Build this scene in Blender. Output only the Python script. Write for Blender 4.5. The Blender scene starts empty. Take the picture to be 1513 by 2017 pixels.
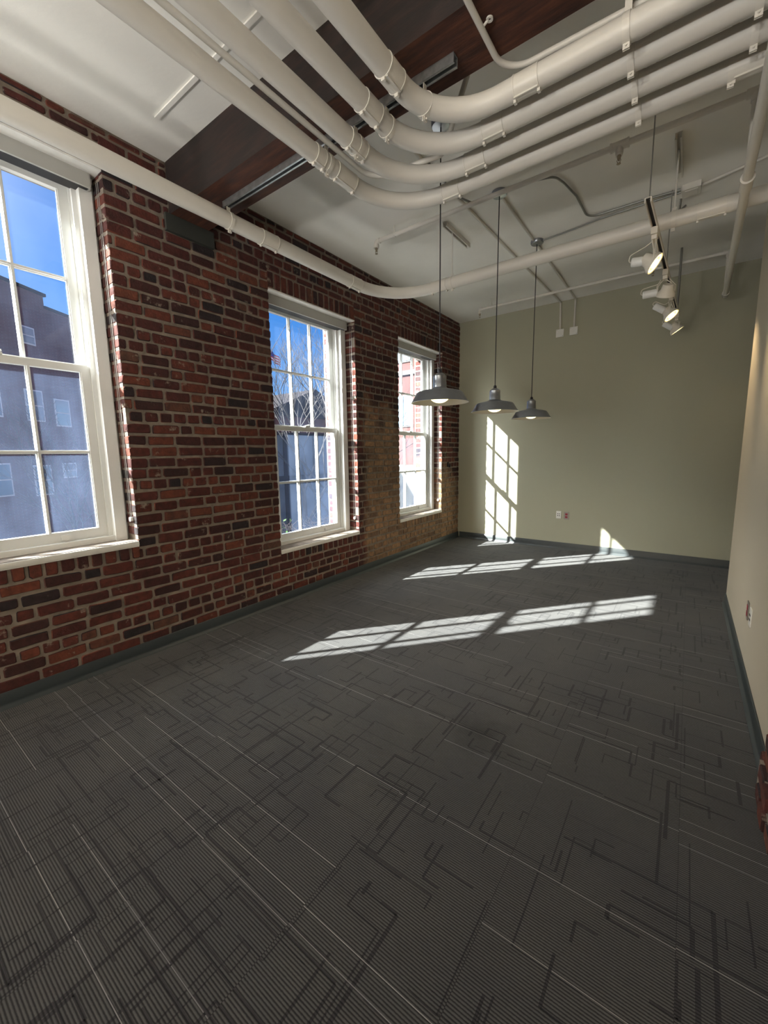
import bpy, math, random
from mathutils import Vector, Matrix
SC = bpy.context.scene
COL = SC.collection
# ------------------------------------------------------------------ camera
cam = bpy.data.objects.new('camera', bpy.data.cameras.new('camera')); COL.objects.link(cam)
cam.data.sensor_fit = 'HORIZONTAL'; cam.data.sensor_width = 36; cam.data.lens = 19.243; cam.data.clip_start = .02
_r, _f, _u = (0.80556994, 0.59231731, -0.01474064), (-0.58810962, 0.79632901, -0.14137602), (-0.07200107, 0.12255738, 0.98984622)
cam.matrix_world = Matrix(((_r[0], _u[0], -_f[0], 3.2097), (_r[1], _u[1], -_f[1], 0), (_r[2], _u[2], -_f[2], 1.4862), (0, 0, 0, 1)))
SC.camera = cam
# ------------------------------------------------------------------ world, sun, exposure
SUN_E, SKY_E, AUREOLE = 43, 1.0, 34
w = bpy.data.worlds.new('sky'); SC.world = w; w.use_nodes = True
nt = w.node_tree; nt.nodes.clear()
out = nt.nodes.new('ShaderNodeOutputWorld'); bg = nt.nodes.new('ShaderNodeBackground'); bg.inputs[1].default_value = SKY_E
tc = nt.nodes.new('ShaderNodeTexCoord'); sx = nt.nodes.new('ShaderNodeSeparateXYZ'); rp = nt.nodes.new('ShaderNodeValToRGB')
rp.color_ramp.elements[0].position = 0.0; rp.color_ramp.elements[0].color = (.36, .62, 1.0, 1)
rp.color_ramp.elements[1].position = .6; rp.color_ramp.elements[1].color = (.035, .2, .74, 1)
e = rp.color_ramp.elements.new(.3); e.color = (.075, .32, .93, 1)
nt.links.new(tc.outputs['Generated'], sx.inputs[0]); nt.links.new(sx.outputs['Z'], rp.inputs[0])
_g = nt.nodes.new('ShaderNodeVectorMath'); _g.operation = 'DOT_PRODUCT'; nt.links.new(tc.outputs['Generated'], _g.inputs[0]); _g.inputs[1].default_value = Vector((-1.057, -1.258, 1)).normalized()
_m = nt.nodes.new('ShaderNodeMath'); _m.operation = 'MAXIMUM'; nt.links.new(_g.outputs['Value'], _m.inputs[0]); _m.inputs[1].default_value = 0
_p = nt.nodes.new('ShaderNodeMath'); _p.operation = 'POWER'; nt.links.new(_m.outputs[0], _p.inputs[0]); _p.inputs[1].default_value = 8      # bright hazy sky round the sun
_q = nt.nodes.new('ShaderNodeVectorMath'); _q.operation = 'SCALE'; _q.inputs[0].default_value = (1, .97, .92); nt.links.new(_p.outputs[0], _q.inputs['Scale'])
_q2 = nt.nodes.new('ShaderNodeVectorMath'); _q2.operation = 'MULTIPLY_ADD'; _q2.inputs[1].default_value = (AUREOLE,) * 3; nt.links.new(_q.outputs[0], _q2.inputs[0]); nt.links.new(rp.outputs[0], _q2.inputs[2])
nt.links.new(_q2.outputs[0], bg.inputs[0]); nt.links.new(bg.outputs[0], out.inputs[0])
sun = bpy.data.objects.new('sun', bpy.data.lights.new('sun', 'SUN')); COL.objects.link(sun)
sun.data.energy = SUN_E; sun.data.angle = math.radians(.55); sun.data.color = (1, .965, .9)
sun.rotation_euler = Vector((1.057, 1.258, -1)).to_track_quat('-Z', 'Y').to_euler()
SC.view_settings.view_transform = 'Standard'; SC.view_settings.look = 'None'
SC.view_settings.exposure = 0; SC.view_settings.gamma = 1; SC.view_settings.use_curve_mapping = False
SC.cycles.max_bounces = 14; SC.cycles.diffuse_bounces = 8; SC.cycles.transparent_max_bounces = 24
SC.cycles.sample_clamp_indirect = 6
UPLIGHT = 148    # watts of each added fill lamp behind the camera
# ------------------------------------------------------------------ materials
def mat(name, col, rough=.6, metal=0, bump=0, bscale=60, vary=0, vscale=8, emit=None, es=0, spec=None):
    m = bpy.data.materials.new(name); m.use_nodes = True; n = m.node_tree.nodes; L = m.node_tree.links; b = n['Principled BSDF']
    b.inputs['Base Color'].default_value = (*col, 1); b.inputs['Roughness'].default_value = rough; b.inputs['Metallic'].default_value = metal
    if spec is not None: b.inputs['Specular IOR Level'].default_value = spec
    t = n.new('ShaderNodeTexCoord')
    if vary:
        no = n.new('ShaderNodeTexNoise'); no.inputs['Scale'].default_value = vscale; no.inputs['Detail'].default_value = 5
        L.new(t.outputs['Object'], no.inputs[0]); r = n.new('ShaderNodeValToRGB')
        r.color_ramp.elements[0].position = .3; r.color_ramp.elements[1].position = .7
        r.color_ramp.elements[0].color = (*[c * (1 - vary) for c in col], 1); r.color_ramp.elements[1].color = (*[min(1, c * (1 + vary)) for c in col], 1)
        L.new(no.outputs[0], r.inputs[0]); L.new(r.outputs[0], b.inputs['Base Color'])
    if bump:
        no = n.new('ShaderNodeTexNoise'); no.inputs['Scale'].default_value = bscale; no.inputs['Detail'].default_value = 4
        L.new(t.outputs['Object'], no.inputs[0]); bp = n.new('ShaderNodeBump'); bp.inputs['Strength'].default_value = bump; bp.inputs['Distance'].default_value = .004
        L.new(no.outputs[0], bp.inputs['Height']); L.new(bp.outputs[0], b.inputs['Normal'])
    if emit: b.inputs['Emission Color'].default_value = (*emit, 1); b.inputs['Emission Strength'].default_value = es
    return m
def nodes(m): return m.node_tree.nodes, m.node_tree.links, m.node_tree.nodes['Principled BSDF']
def math_n(n, L, op, a, b=None, c=None):
    k = n.new('ShaderNodeMath'); k.operation = op
    for i, v in enumerate((a, b, c)):
        if v is None: continue
        if isinstance(v, (int, float)): k.inputs[i].default_value = v
        else: L.new(v, k.inputs[i])
    return k.outputs[0]
def mix_rgb(n, L, f, a, b, mode='MIX'):
    k = n.new('ShaderNodeMix'); k.data_type = 'RGBA'; k.blend_type = mode
    for s, v in ((k.inputs[0], f), (k.inputs[6], a), (k.inputs[7], b)):
        if isinstance(v, (int, float)): s.default_value = v
        elif isinstance(v, tuple): s.default_value = (*v, 1)
        else: L.new(v, s)
    return k.outputs[2]
def ramp(n, L, src, stops, interp='LINEAR'):
    r = n.new('ShaderNodeValToRGB'); r.color_ramp.interpolation = interp
    while len(r.color_ramp.elements) < len(stops): r.color_ramp.elements.new(.5)
    for el, (p, c) in zip(r.color_ramp.elements, stops): el.position = p; el.color = (*c, 1)
    L.new(src, r.inputs[0]); return r.outputs[0]
def noise(n, L, scale, detail=4, vec=None, rough=.55):
    k = n.new('ShaderNodeTexNoise'); k.inputs['Scale'].default_value = scale; k.inputs['Detail'].default_value = detail; k.inputs['Roughness'].default_value = rough
    if vec is None: t = n.new('ShaderNodeTexCoord'); vec = t.outputs['Object']
    L.new(vec, k.inputs[0]); return k.outputs[0]

def brick_mat():
    m = mat('old_brick', (.3, .08, .05), .9); n, L, b = nodes(m)
    g = n.new('ShaderNodeNewGeometry'); t = n.new('ShaderNodeTexCoord'); s = n.new('ShaderNodeSeparateXYZ'); L.new(t.outputs['Object'], s.inputs[0])
    c = ramp(n, L, g.outputs['Random Per Island'], [(0, (.015, .011, .014)), (.06, (.022, .012, .015)), (.1, (.032, .0095, .0095)), (.45, (.062, .0125, .0105)), (.72, (.088, .019, .013)), (.92, (.13, .034, .018)), (1, (.075, .038, .027))])
    f1 = ramp(n, L, noise(n, L, 22, 6), [(.3, (.6, .6, .6)), (.7, (1.3, 1.25, 1.2))])
    c = mix_rgb(n, L, 1, c, f1, 'MULTIPLY')
    # old lime wash left on the brick of the far piers (a stain with its own ragged outline)
    ed = noise(n, L, 3.2, 5)
    zone = math_n(n, L, 'SUBTRACT', s.outputs['Y'], 3.92); z2 = math_n(n, L, 'SUBTRACT', 2.2, s.outputs['Z'])
    up = math_n(n, L, 'MULTIPLY_ADD', s.outputs['Y'], -.45, 4.1); z2 = math_n(n, L, 'SUBTRACT', up, s.outputs['Z'])
    zz = math_n(n, L, 'MINIMUM', math_n(n, L, 'MULTIPLY', zone, 3.5), z2)
    zz = math_n(n, L, 'ADD', zz, math_n(n, L, 'MULTIPLY_ADD', ed, 1.6, -.8))
    zf = ramp(n, L, zz, [(.0, (0, 0, 0)), (.35, (.8, .8, .8))])
    tan = ramp(n, L, g.outputs['Random Per Island'], [(0, (.16, .1, .065)), (.4, (.26, .17, .1)), (1, (.36, .22, .12))])
    c = mix_rgb(n, L, zf, c, mix_rgb(n, L, 1, tan, f1, 'MULTIPLY'))
    sm = ramp(n, L, noise(n, L, 9, 8, rough=.7), [(.6, (0, 0, 0)), (.68, (.75, .75, .75))])
    c = mix_rgb(n, L, sm, c, (.3, .26, .21))
    L.new(c, b.inputs['Base Color'])
    bp = n.new('ShaderNodeBump'); bp.inputs['Strength'].default_value = .7; bp.inputs['Distance'].default_value = .006
    L.new(noise(n, L, 70, 6), bp.inputs['Height']); L.new(bp.outputs[0], b.inputs['Normal']); return m
def wood_mat():
    m = mat('dark_timber', (.07, .025, .015), .75); n, L, b = nodes(m)
    t = n.new('ShaderNodeTexCoord'); mp = n.new('ShaderNodeMapping'); mp.inputs['Scale'].default_value = (1.2, 9, 9); L.new(t.outputs['Object'], mp.inputs[0])
    s = n.new('ShaderNodeSeparateXYZ'); L.new(t.outputs['Normal'], s.inputs[0])
    a = noise(n, L, 3, 8, mp.outputs[0], .65)
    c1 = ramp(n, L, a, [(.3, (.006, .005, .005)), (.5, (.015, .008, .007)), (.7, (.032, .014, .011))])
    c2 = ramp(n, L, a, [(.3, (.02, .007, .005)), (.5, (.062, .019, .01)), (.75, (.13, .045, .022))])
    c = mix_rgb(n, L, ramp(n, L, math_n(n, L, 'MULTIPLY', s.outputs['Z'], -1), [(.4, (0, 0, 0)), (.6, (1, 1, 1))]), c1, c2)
    L.new(c, b.inputs['Base Color']); bp = n.new('ShaderNodeBump'); bp.inputs['Strength'].default_value = .5; bp.inputs['Distance'].default_value = .006
    L.new(a, bp.inputs['Height']); L.new(bp.outputs[0], b.inputs['Normal']); return m
PITCH = .0088
def carpet_mat(name, lo, hi):
    m = mat(name, hi, .95, spec=.15); n, L, b = nodes(m)
    t = n.new('ShaderNodeTexCoord'); s = n.new('ShaderNodeSeparateXYZ'); L.new(t.outputs['Object'], s.inputs[0])
    # each half-metre carpet tile sits a touch out of step with its neighbour
    ti = math_n(n, L, 'FLOOR', math_n(n, L, 'MULTIPLY_ADD', s.outputs['X'], 2, .43)); wn = n.new('ShaderNodeTexWhiteNoise'); wn.noise_dimensions = '1D'; L.new(ti, wn.inputs['W'])
    fine = noise(n, L, 900, 2)
    ph = math_n(n, L, 'ADD', math_n(n, L, 'MULTIPLY', s.outputs['Y'], 2 * math.pi / PITCH), math_n(n, L, 'MULTIPLY', wn.outputs[0], 6.28))
    ph = math_n(n, L, 'ADD', ph, math_n(n, L, 'MULTIPLY', noise(n, L, 160, 2), 1.6))
    sn = math_n(n, L, 'MULTIPLY_ADD', math_n(n, L, 'SINE', ph), .5, .5)
    sn = math_n(n, L, 'ADD', sn, math_n(n, L, 'MULTIPLY_ADD', fine, .9, -.45))
    c = ramp(n, L, sn, [(.1, lo), (.75, hi)])
    big = ramp(n, L, noise(n, L, 2.2, 4), [(.3, (.86, .86, .9)), (.7, (1.12, 1.1, 1.05))])
    c = mix_rgb(n, L, 1, c, big, 'MULTIPLY')
    dd = n.new('ShaderNodeVectorMath'); dd.operation = 'DISTANCE'; L.new(t.outputs['Object'], dd.inputs[0]); dd.inputs[1].default_value = (2.42, 1.9, 0)      # old spill mark
    st = ramp(n, L, math_n(n, L, 'ADD', dd.outputs['Value'], math_n(n, L, 'MULTIPLY', noise(n, L, 9, 5), .3)), [(.18, (.55, .55, .55)), (.34, (1, 1, 1))])
    L.new(mix_rgb(n, L, 1, c, st, 'MULTIPLY'), b.inputs['Base Color'])
    b.inputs['Sheen Weight'].default_value = .12; b.inputs['Sheen Roughness'].default_value = .5
    bp = n.new('ShaderNodeBump'); bp.inputs['Strength'].default_value = .45; bp.inputs['Distance'].default_value = .003
    L.new(sn, bp.inputs['Height']); L.new(bp.outputs[0], b.inputs['Normal']); return m
def glass_mat(name, lo, hi):
    m = bpy.data.materials.new(name); m.use_nodes = True; n = m.node_tree.nodes; L = m.node_tree.links; n.clear()
    o = n.new('ShaderNodeOutputMaterial'); tr = n.new('ShaderNodeBsdfTransparent'); tl = n.new('ShaderNodeBsdfTranslucent'); gl = n.new('ShaderNodeBsdfGlossy')
    tr.inputs[0].default_value = (.94, .97, .97, 1); tl.inputs[0].default_value = (.42, .6, 1, 1); gl.inputs['Roughness'].default_value = .03
    t = n.new('ShaderNodeTexCoord'); mp = n.new('ShaderNodeMapping'); mp.inputs['Scale'].default_value = (1, 3, 1.2); L.new(t.outputs['Object'], mp.inputs[0])
    f = ramp(n, L, noise(n, L, 1.5, 6, mp.outputs[0]), [(.3, (lo,) * 3), (.75, (hi,) * 3)])
    m1 = n.new('ShaderNodeMixShader'); L.new(f, m1.inputs[0]); L.new(tr.outputs[0], m1.inputs[1]); L.new(tl.outputs[0], m1.inputs[2])
    m2 = n.new('ShaderNodeMixShader'); m2.inputs[0].default_value = .03; L.new(m1.outputs[0], m2.inputs[1]); L.new(gl.outputs[0], m2.inputs[2])
    L.new(m2.outputs[0], o.inputs[0]); return m
def facade_mat(name, c1, c2, mortar, scale=5):
    m = mat(name, c1, .9); n, L, b = nodes(m); t = n.new('ShaderNodeTexCoord'); k = n.new('ShaderNodeTexBrick')
    s = n.new('ShaderNodeSeparateXYZ'); L.new(t.outputs['Object'], s.inputs[0]); cb = n.new('ShaderNodeCombineXYZ')
    L.new(math_n(n, L, 'ADD', s.outputs['X'], s.outputs['Y']), cb.inputs[0]); L.new(s.outputs['Z'], cb.inputs[1]); L.new(cb.outputs[0], k.inputs[0])
    k.inputs['Color1'].default_value = (*c1, 1); k.inputs['Color2'].default_value = (*c2, 1); k.inputs['Mortar'].default_value = (*mortar, 1)
    k.inputs['Scale'].default_value = scale; k.inputs['Mortar Size'].default_value = .02
    L.new(mix_rgb(n, L, 1, k.outputs[0], ramp(n, L, noise(n, L, .8, 5), [(.3, (.8, .8, .8)), (.7, (1.15, 1.15, 1.15))]), 'MULTIPLY'), b.inputs['Base Color']); return m
M = dict(
    brick=brick_mat(), mortar=mat('mortar', (.2, .165, .135), .95, bump=.8, bscale=90, vary=.25, vscale=14), timber=wood_mat(),
    ceiling=mat('ceiling_paint', (.84, .83, .79), .85, bump=.25, bscale=25, vary=.04, vscale=2), olive=mat('olive_paint', (.375, .37, .28), .7, bump=.12, bscale=120),
    beige=mat('beige_paint', (.5, .45, .36), .7, bump=.12, bscale=120), rubber=mat('grey_rubber_base', (.026, .034, .038), .42),
    pipe=mat('white_pipe_jacket', (.67, .645, .595), .45, bump=.1, bscale=30), cover=mat('pvc_fitting_cover', (.7, .67, .61), .35), white=mat('white_enamel', (.76, .77, .76), .35),
    sillw=mat('sill_paint', (.74, .73, .7), .5, bump=.2, bscale=40, vary=.08, vscale=10),
    fascia=mat('shade_fascia', (.4, .4, .38), .5), dark=mat('dark_gap', (.015, .015, .017), .6), shade=mat('shade_fabric', (.1, .1, .1), .9),
    galv=mat('galvanised_steel', (.4, .42, .43), .38, .85, vary=.2, vscale=30), steel=mat('zinc_conduit', (.3, .3, .29), .4, .7), black=mat('black_cord', (.008, .007, .012), .5),
    alu=mat('spun_aluminium', (.33, .35, .385), .3, .9, vary=.06, vscale=20), refl=mat('white_reflector', (.5, .47, .42), .35), bulb=mat('glowing_bulb', (1, .9, .7), .4, emit=(1, .88, .5), es=2.6),
    lens=mat('glowing_lens', (1, .9, .7), .3, emit=(1, .82, .33), es=1.15), lens2=mat('glowing_filament', (1, .9, .7), .3, emit=(1, .9, .55), es=2.6), dimlens=mat('unlit_lens', (.6, .62, .7), .15), track=mat('white_track', (.72, .68, .6), .4),
    plate=mat('white_plate', (.75, .75, .72), .35), red=mat('red_receptacle', (.28, .03, .05), .4), steelplate=mat('steel_plate', (.32, .3, .28), .4, .7), brass=mat('sprinkler_brass', (.35, .3, .22), .35, .8),
    iron=mat('dark_iron', (.03, .032, .03), .7, bump=.4), carpet=carpet_mat('ribbed_carpet', (.0165, .0168, .018), (.0715, .072, .0745)), cdark=carpet_mat('dark_carpet_yarn', (.009, .0088, .011), (.033, .032, .037)),
    clight=carpet_mat('light_carpet_yarn', (.16, .16, .17), (.26, .26, .26)), glass=glass_mat('dusty_glass', .002, .012), glass2=glass_mat('dustier_glass', .01, .03),
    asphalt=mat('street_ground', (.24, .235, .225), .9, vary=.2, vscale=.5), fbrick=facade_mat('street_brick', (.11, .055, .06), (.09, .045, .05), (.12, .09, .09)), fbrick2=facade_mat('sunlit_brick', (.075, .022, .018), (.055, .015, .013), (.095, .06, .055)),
    pale=mat('painted_trim', (.42, .42, .45), .7), stone=mat('pale_stone', (.085, .085, .085), .8), slate=mat('dark_roof', (.03, .028, .032), .95, spec=0), bark=mat('bare_bark', (.05, .045, .045), .9), fence=mat('blue_grey_boards', (.1, .12, .15), .8, vary=.25, vscale=1.5),
    wing=mat('street_window_glass', (.1, .16, .22), .1), leaf=mat('hedge_leaf', (.05, .12, .03), .7, vary=.4, vscale=9), twig=mat('hedge_twig', (.16, .13, .11), .8), flagr=mat('flag_red', (.5, .05, .06), .8), flagw=mat('flag_white', (.7, .7, .7), .8), flagb=mat('flag_blue', (.04, .05, .25), .8),
    pad=mat('bearing_pad', (.028, .031, .027), .8, bump=.5, bscale=30))
# ------------------------------------------------------------------ mesh helpers
class MB:
    def __init__(s): s.v = []; s.f = []; s.m = []; s.mi = 0; s.sm = []
    def face(s, idx, smooth=False): s.f.append(idx); s.m.append(s.mi); s.sm.append(smooth)
    def box(s, x0, x1, y0, y1, z0, z1):
        i = len(s.v); s.v += [(x, y, z) for z in (z0, z1) for x, y in ((x0, y0), (x1, y0), (x1, y1), (x0, y1))]
        for q in ((3, 2, 1, 0), (4, 5, 6, 7), (0, 1, 5, 4), (1, 2, 6, 5), (2, 3, 7, 6), (3, 0, 4, 7)): s.face([i + k for k in q])
        return s
    def obox(s, c, ax, ay, az):   # oriented box: centre and three half vectors
        i = len(s.v); c, ax, ay, az = map(Vector, (c, ax, ay, az))
        s.v += [tuple(c + a * ax + b * ay + d * az) for d in (-1, 1) for a, b in ((-1, -1), (1, -1), (1, 1), (-1, 1))]
        for q in ((3, 2, 1, 0), (4, 5, 6, 7), (0, 1, 5, 4), (1, 2, 6, 5), (2, 3, 7, 6), (3, 0, 4, 7)): s.face([i + k for k in q])
        return s
    def quad(s, a, b, c, d): i = len(s.v); s.v += [a, b, c, d]; s.face([i, i + 1, i + 2, i + 3]); return s
    def tube(s, path, r, seg=16, caps=True, arc=None):
        P = [Vector(p) for p in path]; n = len(P); rs = r if isinstance(r, (list, tuple)) else [r] * n
        T = [(P[min(k + 1, n - 1)] - P[max(k - 1, 0)]).normalized() for k in range(n)]
        up = Vector((0, 0, 1)) if abs(T[0].z) < .9 else Vector((1, 0, 0)); u = (up - T[0] * up.dot(T[0])).normalized(); i = len(s.v)
        for k in range(n):
            u = (u - T[k] * u.dot(T[k])).normalized(); v = T[k].cross(u)
            for j in range(seg):
                a = 2 * math.pi * j / seg; s.v.append(tuple(P[k] + (u * math.cos(a) + v * math.sin(a)) * rs[k]))
        for k in range(n - 1):
            for j in range(seg):
                a, b = i + k * seg + j, i + k * seg + (j + 1) % seg; s.face([a, b, b + seg, a + seg], True)
        if caps: s.face([i + j for j in range(seg)][::-1]); s.face([i + (n - 1) * seg + j for j in range(seg)])
        return s
    def lathe(s, c, prof, seg=40, axis=(0, 0, 1)):   # prof = (radius, height) pairs
        ax = Vector(axis).normalized(); u = Vector((1, 0, 0)) if abs(ax.x) < .9 else Vector((0, 1, 0)); u = (u - ax * u.dot(ax)).normalized(); v = ax.cross(u); c = Vector(c); i = len(s.v)
        for r, h in prof:
            for j in range(seg):
                a = 2 * math.pi * j / seg; s.v.append(tuple(c + ax * h + (u * math.cos(a) + v * math.sin(a)) * max(r, 1e-5)))
        for k in range(len(prof) - 1):
            for j in range(seg):
                a, b = i + k * seg + j, i + k * seg + (j + 1) % seg; s.face([a, b, b + seg, a + seg], True)
        return s
    def build(s, name, mt, parent=None, origin=None):
        me = bpy.data.meshes.new(name); o = Vector(origin or (0, 0, 0))
        if parent is not None: o = parent['_o'] if '_o' in parent else (0, 0, 0); o = Vector(o)
        me.from_pydata([tuple(Vector(v) - o) for v in s.v], [], s.f)
        for q in (mt if isinstance(mt, (list, tuple)) else [mt]): me.materials.append(M[q])
        for p, k, sm in zip(me.polygons, s.m, s.sm): p.material_index = k; p.use_smooth = sm
        me.set_sharp_from_angle(angle=math.radians(38)); me.update(); ob = bpy.data.objects.new(name, me); COL.objects.link(ob)
        if parent is not None: ob.parent = parent; ob['_o'] = tuple(o)
        else: ob.location = o; ob['_o'] = tuple(o)
        return ob
def fillet(pts, R, n=10):
    P = [Vector(p) for p in pts]; outp = [P[0]]
    for k in range(1, len(P) - 1):
        a = (P[k - 1] - P[k]).normalized(); b = (P[k + 1] - P[k]).normalized(); th = a.angle(b); r = R[k - 1] if isinstance(R, (list, tuple)) else R
        if th > 3.1 or r <= 0: outp.append(P[k]); continue
        d = r / math.tan(th / 2); c = P[k] + (a + b).normalized() * (r / math.sin(th / 2)); s, e2 = P[k] + a * d - c, P[k] + b * d - c
        for j in range(n + 1): outp.append(c + s.slerp(e2, j / n, Vector()) if False else c + (s * math.cos(0) if j == 0 else (e2 if j == n else _sl(s, e2, j / n))))
    outp.append(P[-1]); return outp
def _sl(a, b, t):
    th = a.angle(b); return (a * math.sin((1 - t) * th) + b * math.sin(t * th)) / math.sin(th)
def tag(o, label=None, cat=None, group=None, kind=None):
    for k, v in (('label', label), ('category', cat), ('group', group), ('kind', kind)):
        if v: o[k] = v
    return o
def thing(name, loc, label, cat, group=None):
    o = bpy.data.objects.new(name, None); COL.objects.link(o); o.location = loc; o['_o'] = tuple(loc); o.empty_display_size = .1
    return tag(o, label, cat, group)
def struct(name, mb, mt, label=None, parent=None):
    o = mb.build(name, mt, parent)
    if parent is None: tag(o, label, None, None, 'structure')
    return o
H, D, WR, YE, T = 3.6, 6.548, 3.597, 5.016, .52
YB = -4.4
rnd = random.Random(7)
# ------------------------------------------------------------------ floor
fl = MB(); fl.box(-T, 5.2, YB - .3, D + .2, -.1, 0)
def dash(x0, x1, y0, y1, mi, z=.0005):
    x0, x1 = max(x0, .02), min(x1, 5.1); y0, y1 = max(y0, -1), min(y1, D - .03)
    if x1 > x0 and y1 > y0: fl.mi = mi; fl.quad((x0, y0, z), (x1, y0, z), (x1, y1, z), (x0, y1, z))
tiles = [-.215 + .5 * k for k in range(12)]
ylines = [.04, .285, .425, .70, .77]; yy = .77
while yy < 6.4: yy += rnd.choice([.07, .14, .16, .27, .3, .41]); ylines.append(yy)
for yl in ylines:                                   # thin pale yarns running across the room
    for a in tiles:
        if rnd.random() < (.93 if yl < .8 else .62): o_ = rnd.uniform(-.007, .007); dash(a, a + .5, yl + o_ - .0012, yl + o_ + .0012, 2, .0009)
for k in range(1300):                                # darker yarns: stepped right-angled lines
    x, y = rnd.uniform(0, 5), rnd.uniform(-.6, 6.4); dr = rnd.random() < .5; wd = rnd.choice([.005, .006, .009, .013])
    for s_ in range(rnd.choice([1, 2, 2, 3, 4])):
        ln = rnd.choice([.05, .07, .1, .15, .22, .35]) * rnd.choice([-1, 1])
        if dr: ln *= 1.3; dash(min(x, x + ln), max(x, x + ln), y - wd * .35, y + wd * .35, 1, .0005 + k * 5e-7); x += ln
        else: dash(x - wd * .5, x + wd * .5, min(y, y + ln), max(y, y + ln), 1, .0005 + k * 5e-7); y += ln
        dr = not dr
for a in tiles: dash(a - .001, a + .001, -1, D, 1, .0004)
struct('floor', fl, ['carpet', 'cdark', 'clight'], 'dark grey ribbed carpet floor with darker stepped lines and thin pale lines')
# ------------------------------------------------------------------ brick wall with openings
WINS = [(.70, .88), (3.22, .547), (5.33, .56)]      # centre y and sill height
OW, OH = .61, 2.458
wl = MB(); ops = [(c - OW, c + OW, z, z + OH) for c, z in WINS]
def solid(mb, x0, x1, ya, yb, za, zb, holes):
    ys = sorted({ya, yb} | {h[0] for h in holes} | {h[1] for h in holes})
    for a, b in zip(ys, ys[1:]):
        hs = sorted([(h[2], h[3]) for h in holes if h[0] <= a + 1e-6 and h[1] >= b - 1e-6]); z = za
        for p, q in hs: mb.box(x0, x1, a, b, z, p); z = q
        mb.box(x0, x1, a, b, z, zb)
solid(wl, -T + .01, -.0075, YB, D, -.1, H + .1, ops)
solid(wl, -T - .0, -T + .012, YB, D + 3, -4.3, 0, []); solid(wl, -T, -T + .012, YB, D + 3, H, 6, [])
def brick(mb, x0, x1, y0, y1, z0, z1, face):        # crooked old brick with worn corners; face names the exposed side
    if face in ('+x', '-x'): h0, h1 = y0, y1; df, db = (x1, x0) if face == '+x' else (x0, x1)
    else: h0, h1 = x0, x1; df, db = (y0, y1) if face == '-y' else (y1, y0)
    sg = 1 if df > db else -1; pr = rnd.uniform(-.003, .003); W_ = h1 - h0; Z_ = z1 - z0; j = lambda a=.0028: rnd.uniform(-a, a); i = len(mb.v)
    tl = rnd.uniform(-.003, .003) if W_ > .15 else 0; cr = lambda: rnd.uniform(.003, .012); o_ = []
    for cx, cz in ((h0, z0), (h1, z0), (h1, z1), (h0, z1)):
        a, e = cr(), cr(); ix = 1 if cx == h0 else -1; iz = 1 if cz == z0 else -1
        p, q = (cx, cz + iz * e), (cx + ix * a, cz)
        if (cx, cz) in ((h1, z0), (h0, z1)): p, q = q, p
        o_ += [p, q]
        if W_ > .12 and (cx, cz) in ((h0, z0), (h1, z1)): o_.append(((h0 + h1) / 2 + j(.03), cz))
    o_ = [(p + j(.002), q + j() + tl * ((p - h0) / W_ - .5)) for p, q in o_]; n = len(o_); cy, cz = (h0 + h1) / 2, (z0 + z1) / 2
    P = (lambda h, z, d: (d, h, z)) if face in ('+x', '-x') else (lambda h, z, d: (h, d, z))
    for lv in range(3):
        for h, z in o_:
            if lv == 0: mb.v.append(P(h, z, db))
            elif lv == 1: mb.v.append(P(h, z, df + sg * (pr - .0055)))
            else: mb.v.append(P(h + (.004 if h < cy else -.004), z + (.004 if z < cz else -.004), df + sg * (pr + j(.0008))))
    fl_ = (face in ('+x', '-y')); 
    for lv in range(2):
        for k in range(n):
            q = [i + lv * n + k, i + lv * n + (k + 1) % n, i + (lv + 1) * n + (k + 1) % n, i + (lv + 1) * n + k]; mb.face(q if fl_ else q[::-1])
    q = [i + 2 * n + k for k in range(n)]; mb.face(q if fl_ else q[::-1])
CH, JT = .0825, .0185
def row(mb, ya, yb, z0, z1, xb, xf, lens, off, face='+x'):
    y = ya - off
    while y < yb - .02:
        ln = rnd.choice(lens) * rnd.uniform(.94, 1.05); a, b = max(y, ya), min(y + ln - JT, yb)
        if yb - b < .04: b = yb
        wv = .004 * math.sin(a * 2.3 + z0 * 9) if z1 - z0 < .1 else 0
        if b - a > .025: brick(mb, xb, xf, a, b, z0 + JT / 2 + rnd.uniform(-.003, .003) + wv, z1 - JT / 2 + rnd.uniform(-.003, .003) + wv, face)
        if b == yb: break
        y += ln
wl.mi = 1; nc = int(H / CH) + 1
for k in range(nc):
    z0, z1 = k * CH, min((k + 1) * CH, H - .002)
    if z1 - z0 < .03: continue
    head = k % 6 == 3; lens = [.108] if head else [.214, .214, .21, .214, .2, .108] ; off = 0 if head else (k % 2) * .106 + rnd.uniform(0, .02)
    blocks = []
    for a, b, p, q in ops:
        if z1 > p - .12 and z0 < q + .145: blocks.append((a, b, p, q))
    if z1 > 3.26: blocks.append((1.735, 2.04, 3.25, 3.6))
    cuts = sorted([(a, b, p, q) for a, b, p, q in blocks if not (z0 >= q + .1450001 or z1 <= p - .12)])
    y = -1.6
    for a, b, p, q in cuts:
        a2, b2 = a - (0 if a < 1.8 and b < 2.1 and q == 3.6 else -.004), b
        row(wl, y, a2, z0, z1, -.05, 0, lens, off); y = b2 - (.004 if q != 3.6 else 0); off = rnd.uniform(0, .1)
    row(wl, y, D, z0, z1, -.05, 0, lens, off)
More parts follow.
